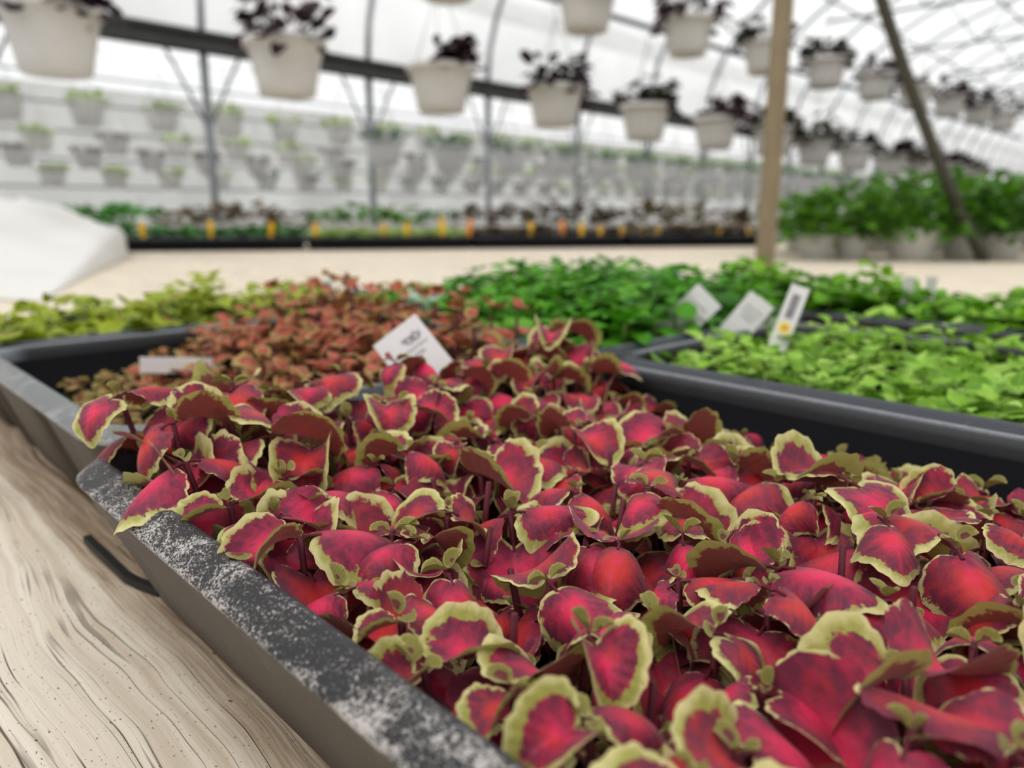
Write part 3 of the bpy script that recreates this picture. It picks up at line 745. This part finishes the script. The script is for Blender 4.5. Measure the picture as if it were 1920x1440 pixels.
# yellow tags
ys = [(270, 430, 26, 0), (380, 425, 30, 0), (480, 430, 27, 0), (558, 430, 24, 0), (676, 434, 22, 0), (721, 434, 24, 0), (784, 424, 34, 0), (832, 430, 30, 1), (950, 432, 24, 0), (1012, 432, 26, 1), (1048, 430, 22, 0), (1086, 436, 16, 0), (1126, 438, 13, 0), (1172, 438, 13, 0), (1200, 438, 13, 0), (1330, 442, 10, 0), (1392, 442, 10, 0)]
for k, (px, py, hpx, om) in enumerate(ys):
    u = (px - 240) / 1200; D = (f0 + (f1 - f0) * u); d = (D - CAM).dot(Vector((0, CT, -ST)))
    base = D + fn * .03; base.z = ZBENCH + .03
    s = MB(); hh = hpx * d / F + .022; w = .009
    s.add([(0, 0, 0), (w, 0, .014), (w, 0, hh), (-w, 0, hh), (-w, 0, .014), (0, .001, 0), (w, .001, .014), (w, .001, hh), (-w, .001, hh), (-w, .001, .014)],
          [(0, 1, 2, 3, 4), (9, 8, 7, 6, 5)] + [(i, i + 5, (i + 1) % 5 + 5, (i + 1) % 5) for i in range(5)])
    o = s.obj('plant_tag', M['orange' if om else 'yellow'], None, False); o.location = base; o.rotation_euler = (rnd(-.15, .1), rnd(-.15, .15), frz + rnd(-.3, .3))
    tag(o, f'{"orange" if om else "yellow"} plant tag in the far tray line, {nth(k)} counting from the white cover', 'plant tag', 'yellow tags in the far trays')

# ------------------------------------------------------------------ hanging baskets
def basket_mesh(r=.125, h=.165):
    mb = MB(); mb.lathe([(.001, .004), (r * .62, 0), (r * .68, .004), (r * .74, h * .25), (r * .84, h * .6), (r * .93, h * .86), (r * .94, h * .865), (r * 1.02, h * .87), (r * 1.03, h * .9), (r * 1.03, h), (r * .98, h * 1.005), (r * .95, h * .985), (r * .90, h * .8)], 30)
    mb.lathe([(r * .90, h * .84), (r * .5, h * .88), (.001, h * .9)], 30); return mb
PM = basket_mesh().mesh('pot', M['pot']); FPM = basket_mesh().mesh('pale_pot', M['farpot'])
def hanger_mesh(hh):
    mb = MB()
    for k in range(3):
        a = k * 2 * PI / 3 + .3; mb.tube([(.122 * math.cos(a), .122 * math.sin(a), .15), (.01 * math.cos(a), .01 * math.sin(a), hh)], .0016, 5)
    mb.tube([(0, 0, hh - .01), (0, 0, hh + .05), (.012, 0, hh + .065), (.02, 0, hh + .05)], .002, 5); return mb.mesh('hanger_wire', M['wire'])
HM = hanger_mesh(.42)
def purple_foliage(mat, n=60, rise=.12):
    mb = MB(); cl = [(rnd(0, 2 * PI), rnd(.03, .12), rnd(.4, 1.2)) for _ in range(6)]
    for k in range(n):
        a, rr, s = R.choice(cl); a += rnd(-.7, .7); rr = max(.005, rr + rnd(-.03, .03))
        z = .14 + rise * s * rnd(.1, 1) - (.04 if rr > .12 else 0)
        x, y = rr * math.cos(a), rr * math.sin(a)
        Mx = Matrix.Translation((x, y, z)) @ rotm(rnd(-.6, .6), rnd(-.4, .9), a + rnd(-.8, .8))
        leaf_into(mb, 'oval', rnd(.2, 1.4), rnd(-.5, .5), 0, .05, rnd(0, 6), rnd(-.4, .4), 7, 2, 0, .1, Mx, rnd(.042, .072), 0, None)
        if k % 4 == 0: mb.tube([(x * .4, y * .4, .13), (x * .8, y * .8, z * .8), (x, y, z)], .0016, 4, 0, False)
    return mb.mesh('foliage', mat)
FP = [purple_foliage(M['purple'], 120, .12) for _ in range(4)] + [purple_foliage(M['purple'], 95, .19)]
FO = [purple_foliage(M['darkolive'], 130, .15) for _ in range(2)]
def dome_foliage(mat, n, rise): return clump(mat, n, .12, .055, rise, 'oval', (-.2, .8))
FL = []
for m, rise in (('palelime', .10), ('palelime', .07), ('deepgreen', .08), ('brownleaf', .05)):
    g = dome_foliage(M[m], 46, rise); g.v = [(x, y, z + .13) for x, y, z in g.v]; FL.append(g.mesh('foliage', M[m]))
def basket(pos, pot, fol, label, group, sc=1.0, hang=True, name='hanging_basket'):
    t = empty(name, pos, rnd(0, 6)); tag(t, label, 'hanging basket', group)
    put('pot', pot, t, (0, 0, 0), (0, 0, 0), sc); put('foliage', fol, t, (0, 0, 0), (0, 0, rnd(0, 6)), sc)
    if hang: put('hanger', HM, t, (0, 0, 0), (0, 0, 0), sc)
    return t
# row 1: (px, bottom py, depth)
row1 = []
x_pix = [(108, 142, FP[0]), (540, 182, FP[4]), (828, 212, FP[1]), (1040, 238, FP[2]), (1208, 264, FO[0]), (1340, 280, FP[3]), (1448, 292, FO[1]), (1525, 310, FO[0]), (1600, 320, FO[1]), (1668, 330, FP[0]), (1722, 337, FO[0]), (1772, 343, FP[1]), (1818, 348, FO[1])]
for k, (px, py, fo) in enumerate(x_pix):
    d = 2.16 * (4.18e-4 + .90e-4 * k) / 4.18e-4
    p = at(px, py, d)
    basket(p, PM, fo, f'white hanging basket with {"dark olive" if fo in FO else "dark purple"} plants, {nth(k)} of the lower row above the white cover', 'dark-leaved baskets, lower row', 1.08)
    row1.append(p)
for k in range(-1, 9):
    q0 = 7.14e-4 + 1.115e-4 * k; px = 2500 - 1 / q0; d = 3.12 * q0 / 7.14e-4
    top_y = 391 - (1 / q0) * .268; bot = 391 - (1 / q0) * .236
    basket(at(px, bot, d), PM, (FP + FO)[(k + 3) % 7], f'white hanging basket with dark plants, {nth(k + 1)} of the upper row nearest the beige post', 'dark-leaved baskets, upper row', 1.0)
# pale rows beyond the gutter
def pale_row(q0, dq, n, y_at, slope, ztop, z0, fol, pot, desc, group, sc=1.0):
    for k in range(n):
        q = (q0 + dq * k) * 1e-4; px = 2300 - 1 / q; d = z0 * (q0 + dq * k) / q0
        py = 396 - (1 / q) * slope
        if px > 1990: break
        basket(at(px + rnd(-5, 5), py, d), pot, R.choice(fol), f'pale basket with {desc}, {nth(k)} along {group}', group, sc)
pale_row(4.36, .33, 30, 0, .0745, 0, 6.4, FL[:2], FPM, 'lime green plants', 'the lime row behind the gutter posts', 1.3)
pale_row(6.32, .56, 16, 0, .0535, 0, 5.4, [FL[2]], FPM, 'blue-green plants', 'the blue-green row under the lime row', 1.15)
pale_row(4.42, .27, 40, 0, .0375, 0, 8.5, [FL[3], FL[0], FL[3]], FPM, 'sparse brownish plants', 'the middle sparse row before the far wall', 1.35)
pale_row(4.50, .30, 36, 0, .0505, 0, 8.2, [FL[3], FL[1]], FPM, 'few small leaves', 'the high sparse row before the far wall', 1.35)
pale_row(4.55, .25, 40, 0, .0205, 0, 9.2, [FL[3], FL[2], FL[1]], FPM, 'short dull plants', 'the lowest sparse row before the far wall', 1.35)

# ------------------------------------------------------------------ greenhouse frame
G0 = at(380, 92, 5.5); ZG = G0.z; G0 = Vector((G0.x, G0.y, 0)); POST_STEP = 1.47; BAY = 8.6
def glp(l, p, z): v = G0 + LD * l + PD * p; v.z = z; return v
g = empty('gutter_beam', glp(0, 0, ZG), ROTL); tag(g, 'long dark steel gutter beam running above the row of posts', 'beam')
mb = MB(); mb.box((-6, -.07, -.02), (34, .07, .075)); mb.obj('beam', M['gutter'], g, False)
mb = MB(); mb.box((-6, -.13, .075), (34, .13, .10)); mb.obj('gutter_tray', M['gutter'], g, False)
for k in range(-2, 19):
    t = empty('gutter_post', glp(POST_STEP * k, 0, 0), ROTL)
    tag(t, f'grey steel post under the dark gutter, {nth(k + 2)} from the white cover end', 'post', 'gutter posts')
    mb = MB(); mb.tube([(0, 0, 0), (0, 0, ZG - .02)], .03, 8); mb.obj('pole', M['steelgrey'], t)
    for s in (-1, 1):
        mb = MB(); mb.tube([(0, 0, ZG - .55), (s * .28, 0, ZG - .02)], .011, 6); mb.obj('brace', M['steelgrey'], t)
def arch_pts(l, n=26):
    return [glp(l, -BAY / 2 + BAY / 2 * math.cos(PI * i / n), ZG + .1 + 2.5 * math.sin(PI * i / n)) for i in range(n + 1)]
for k in range(-2, 22):
    t = empty('hoop_arch', glp(POST_STEP * k, 0, ZG + .1)); tag(t, f'curved galvanised roof hoop with tie bar, {nth(k + 2)} from the white cover end', 'arch', 'roof hoops')
    o = Vector(t.location)
    mb = MB(); mb.tube([p - o for p in arch_pts(POST_STEP * k)], .026, 8); mb.obj('hoop', M['steel'], t)
    if k % 2 == 0:
        l = POST_STEP * k
        mb = MB(); mb.tube([glp(l, -1.0, ZG + 1.48) - o, glp(l, -BAY + 1.0, ZG + 1.48) - o], .02, 6); mb.obj('tie_bar', M['steelgrey'], t)
        for s in (2.3, 4.3, 6.3):
            zt = ZG + .1 + 2.5 * math.sin(math.acos(max(-1, min(1, (BAY / 2 - s) / (BAY / 2)))))
            for e in (-.6, .6):
                mb = MB(); mb.tube([glp(l, -s, ZG + 1.48) - o, glp(l, -s + e, zt - .05) - o], .013, 6); mb.obj('brace', M['steelgrey'], t)
for p, z in ((-1.2, 1.66), (-4.3, 2.54), (-7.2, 1.86), (-2.4, 2.17)):
    mb = MB(); z -= .0; mb.tube([glp(-5, p, ZG + z), glp(33, p, ZG + z)], .018, 6); o = mb.obj('purlin', M['steelgrey'])
    tag(o, {-1.2: 'lowest thin steel purlin running lengthwise along the roof film over the gutter', -4.3: 'ridge purlin pipe running lengthwise under the roof peak', -7.2: 'steel purlin pipe running lengthwise on the opposite roof slope', -2.4: 'steel purlin pipe halfway up the gutter-side roof slope'}[p], 'pipe')
# basket support pipes
def pipe_line(p0, p1, dz, label, rad=.014):
    d = (p1 - p0); a = p0 - d * .12; b = p1 + d * .2; mb = MB(); mb.tube([a + Vector((0, 0, dz)), b + Vector((0, 0, dz))], rad, 6); tag(mb.obj('support_pipe', M['steelgrey']), label, 'pipe')
pipe_line(row1[0], row1[-1], .58, 'thin pipe from which the lower row of dark baskets hangs')
# wall girts of the next bay
WP = 6.0
def girt(z, k):
    mb = MB(); mb.tube([glp(-6, WP - .03, z), glp(36, WP - .03, z)], .014, 6); tag(mb.obj('wall_girt', M['steelgrey']), f'thin horizontal wall rail behind the pale baskets, {nth(k)} from the ground', 'rail', 'far wall rails')
for k in range(9): girt(.5 + .36 * k, k)
def film(name, pts_fn, n, l0, l1, m, kind='structure'):
    mb = MB(); vs = []
    prof = pts_fn; nl = 40
    for i in range(nl + 1):
        l = l0 + (l1 - l0) * i / nl
        for (p, z) in prof: vs.append(glp(l, p, z))
    k = len(prof); fs = [(i*k+j, i*k+j+1, (i+1)*k+j+1, (i+1)*k+j) for i in range(nl) for j in range(k - 1)]
    mb.add(vs, fs); o = mb.obj(name, m); o['kind'] = kind; return o
film('ceiling', [(-BAY / 2 + (BAY / 2 + .03) * math.cos(PI * i / 30), ZG + .13 + 2.53 * math.sin(PI * i / 30)) for i in range(31)], 0, -8, 40, M['film'])
film('ceiling_side_bay', [(WP + (-WP) * i / 12 , ZG + .35 + 1.5 * math.sin(PI * (i + 1) / 13.5)) for i in range(12)], 0, -8, 40, M['film'])
film('wall_back', [(WP, 0.0), (WP, 1.2), (WP, ZG + .5)], 0, -8, 40, M['wallfilm'])
# floor
mb = MB(); mb.add([(-60, -30, 0), (60, -30, 0), (60, 70, 0), (-60, 70, 0)], [(0, 1, 2, 3)]); fo = mb.obj('floor', M['floor']); fo['kind'] = 'structure'
# beige post by the bench, diagonal brace, far post
pb = on(1433, 505, ZBENCH); pt_ = Vector((pb.x, pb.y, 0))
mb = MB(); mb.tube([(0, 0, 0), (.0, 0, 3.6)], .0235, 12); o = mb.obj('support_post', M['post']); o.location = pt_
tag(o, 'beige upright post rising through the bench behind the green seedlings', 'post')
a_, b_ = on(1844, 490, ZBENCH + .001), at(1640, -40, 2.05)
mb = MB(); n = 10; pts = []
for i in range(n + 1):
    s = i / n; p = a_ + (b_ - a_) * s + Vector((-.018 * math.sin(PI * s), 0, 0)); pts.append(p)
dl = (a_ - b_).normalized(); pts = pts + [b_ - dl * .6]
mb.tube(pts, .017, 8); tag(mb.obj('diagonal_brace', M['brace']), 'dark slanting brace pipe beside the tall potted green shrubs', 'pipe')
p = at(1914, 482, 4.2); mb = MB(); mb.tube([(0, 0, 0), (0, 0, 1.4)], .024, 8); o = mb.obj('short_post', M['post']); o.location = (p.x, p.y, 0)
tag(o, 'short brown post standing beyond the dark slanting brace', 'post')

# ------------------------------------------------------------------ tall shrubs in white pots
sh_fol = []
for k in range(3):
    mb = MB()
    for i in range(230):
        a = rnd(0, 2 * PI); rr = .19 * math.sqrt(rnd(0, 1)); z = rnd(.0, .24) * (1 - .3 * (rr / .19) ** 2)
        Mx = Matrix.Translation((rr * math.cos(a), rr * math.sin(a), z + .08)) @ rotm(rnd(-.6, .6), rnd(-.2, 1.2), a + rnd(-1, 1))
        leaf_into(mb, 'pointed', rnd(.2, 1.4), rnd(-.3, .4), 0, .03, 0, 0, 6, 2, 0, .1, Mx, rnd(.04, .075), 0, None)
    for i in range(7):
        a = i * .9; mb.tube([(.02 * math.cos(a), .02 * math.sin(a), .0), (.1 * math.cos(a), .1 * math.sin(a), .2)], .004, 5, 0)
    sh_fol.append(mb.mesh('foliage', M['shrub']))
mb = MB(); mb.lathe([(.001, .003), (.068, 0), (.074, .004), (.094, .09), (.10, .105), (.106, .107), (.106, .125), (.098, .125), (.094, .11)], 24); mb.lathe([(.096, .108), (.001, .114)], 24)
SPM = mb.mesh('shrub_pot', M['pot'])
for k, (px, py, hs, ps) in enumerate(((1530, 485, .62, .6), (1596, 485, .70, .58), (1705, 487, .80, .74), (1800, 485, .74, .62), (1874, 486, .70, .62), (1500, 472, .60, .6), (1650, 472, .84, .6), (1752, 472, .88, .6), (1838, 472, .84, .6), (1915, 473, .80, .6))):
    p = on(px, py, ZBENCH)
    t = empty('potted_shrub', p, rnd(0, 6)); tag(t, f'leafy shrub in white pot, {"front" if k < 5 else "rear"} rank, {nth(k % 5)} from the beige post', 'potted plant', 'tall green shrubs in white pots')
    put('pot', SPM, t, sc=ps); put('foliage', R.choice(sh_fol), t, (0, .0, .005), (0, 0, rnd(0, 6)), (.78, .78, hs * 1.0))
# dull pots behind the far trays
K_dull = [clump(M[m], 40, .13, .06, h).mesh('foliage', M[m]) for m, h in (('brownleaf', .16), ('fargreen', .15), ('brownleaf', .12), ('shrub', .15), ('darkolive', .16))]
mb = MB(); mb.lathe([(.001, .003), (.075, 0), (.10, .12), (.108, .122), (.108, .14), (.098, .14)], 18); DP = mb.mesh('dull_pot', M['farpot'])
bk = empty('rear_bench', (0, 0, 0)); tag(bk, 'low rear bench behind the far tray line holding dull potted plants', 'bench')
r0 = on(120, 446, .74); r0 = at(110, 434, 3.6); r1 = at(1415, 434, 3.9)
rd = (r1 - r0); rl = rd.length; rd.normalize(); zr = .70
bk.location = (r0.x, r0.y, 0); bk.rotation_euler = (0, 0, math.atan2(rd.y, rd.x))
mb = MB(); mb.box((-.2, -.25, zr - .04), (rl + .2, .45, zr)); mb.obj('bench_top', M['wood'], bk, False)
for lx in (0, rl / 2, rl):
    for ly in (-.18, .38):
        mb = MB(); mb.box((lx - .03, ly - .03, 0), (lx + .03, ly + .03, zr - .04)); mb.obj('leg', M['post'], bk, False)
kinds = [1, 1, 1, 2, 0, 0, 2, 3, 3, 3, 1, 0, 0, 4, 4, 2, 0, 0, 2, 0]
for k in range(20):
    p = r0 + rd * (rl * k / 19); p.z = zr
    dn_ = ('brown', 'dark green', 'dull brown', 'fresh green', 'blackish olive')[kinds[k]]
    t = empty('nursery_pot', p + Vector((0, rnd(-.05, .15), 0)), rnd(0, 6)); tag(t, f'{dn_} plant in pale pot on the rear bench, {nth(k)} from the white cover', 'potted plant', 'dull plants on the rear bench')
    put('pot', DP, t); put('foliage', K_dull[kinds[k]], t, (0, 0, .11), (0, 0, rnd(0, 6)), rnd(.7, .95))

# ------------------------------------------------------------------ light
w = bpy.data.worlds.new('overcast_sky'); scene.world = w; w.use_nodes = True
nt = w.node_tree; nt.nodes.clear(); ow = nt.nodes.new('ShaderNodeOutputWorld'); bg = nt.nodes.new('ShaderNodeBackground')
tc = nt.nodes.new('ShaderNodeTexCoord'); sp = nt.nodes.new('ShaderNodeSeparateXYZ'); mr = nt.nodes.new('ShaderNodeMapRange'); mx = nt.nodes.new('ShaderNodeMix'); mx.data_type = 'RGBA'
nt.links.new(tc.outputs['Generated'], sp.inputs[0]); nt.links.new(sp.outputs[2], mr.inputs[0]); mr.inputs[1].default_value = -.1; mr.inputs[2].default_value = .9
mx.inputs[6].default_value = (.86, .86, .85, 1); mx.inputs[7].default_value = (1.15, 1.18, 1.22, 1)
nt.links.new(mr.outputs[0], mx.inputs[0]); nt.links.new(mx.outputs[2], bg.inputs[0]); bg.inputs[1].default_value = 1.04
nt.links.new(bg.outputs[0], ow.inputs[0])
sl = bpy.data.lights.new('veiled_sun', 'SUN'); sl.energy = 2.0; sl.angle = math.radians(35); sl.color = (1, .98, .95)
so = link(bpy.data.objects.new('veiled_sun', sl)); so.rotation_euler = Vector((.35, .35, -1)).to_track_quat('-Z', 'Y').to_euler(); so.location = (0, 0, 8)

# ------------------------------------------------------------------ camera
cd = bpy.data.cameras.new('camera'); cam = link(bpy.data.objects.new('camera', cd)); scene.camera = cam
cd.sensor_width = 36; cd.lens = 1440 / 1920 * 36; cd.clip_start = .005; cd.clip_end = 200
cam.location = CAM; cam.rotation_euler = (PI / 2 - TH, 0, 0)
cd.dof.use_dof = True; cd.dof.focus_distance = .208; cd.dof.aperture_fstop = 9.6
scene.view_settings.view_transform = 'Standard'; scene.view_settings.look = 'None'
scene.view_settings.gamma = .88; scene.view_settings.exposure = .13
scene.cycles.use_denoising = True
scene.cycles.max_bounces = 6; scene.cycles.transparent_max_bounces = 10
scene.cycles.use_adaptive_sampling = True; scene.cycles.adaptive_threshold = .025
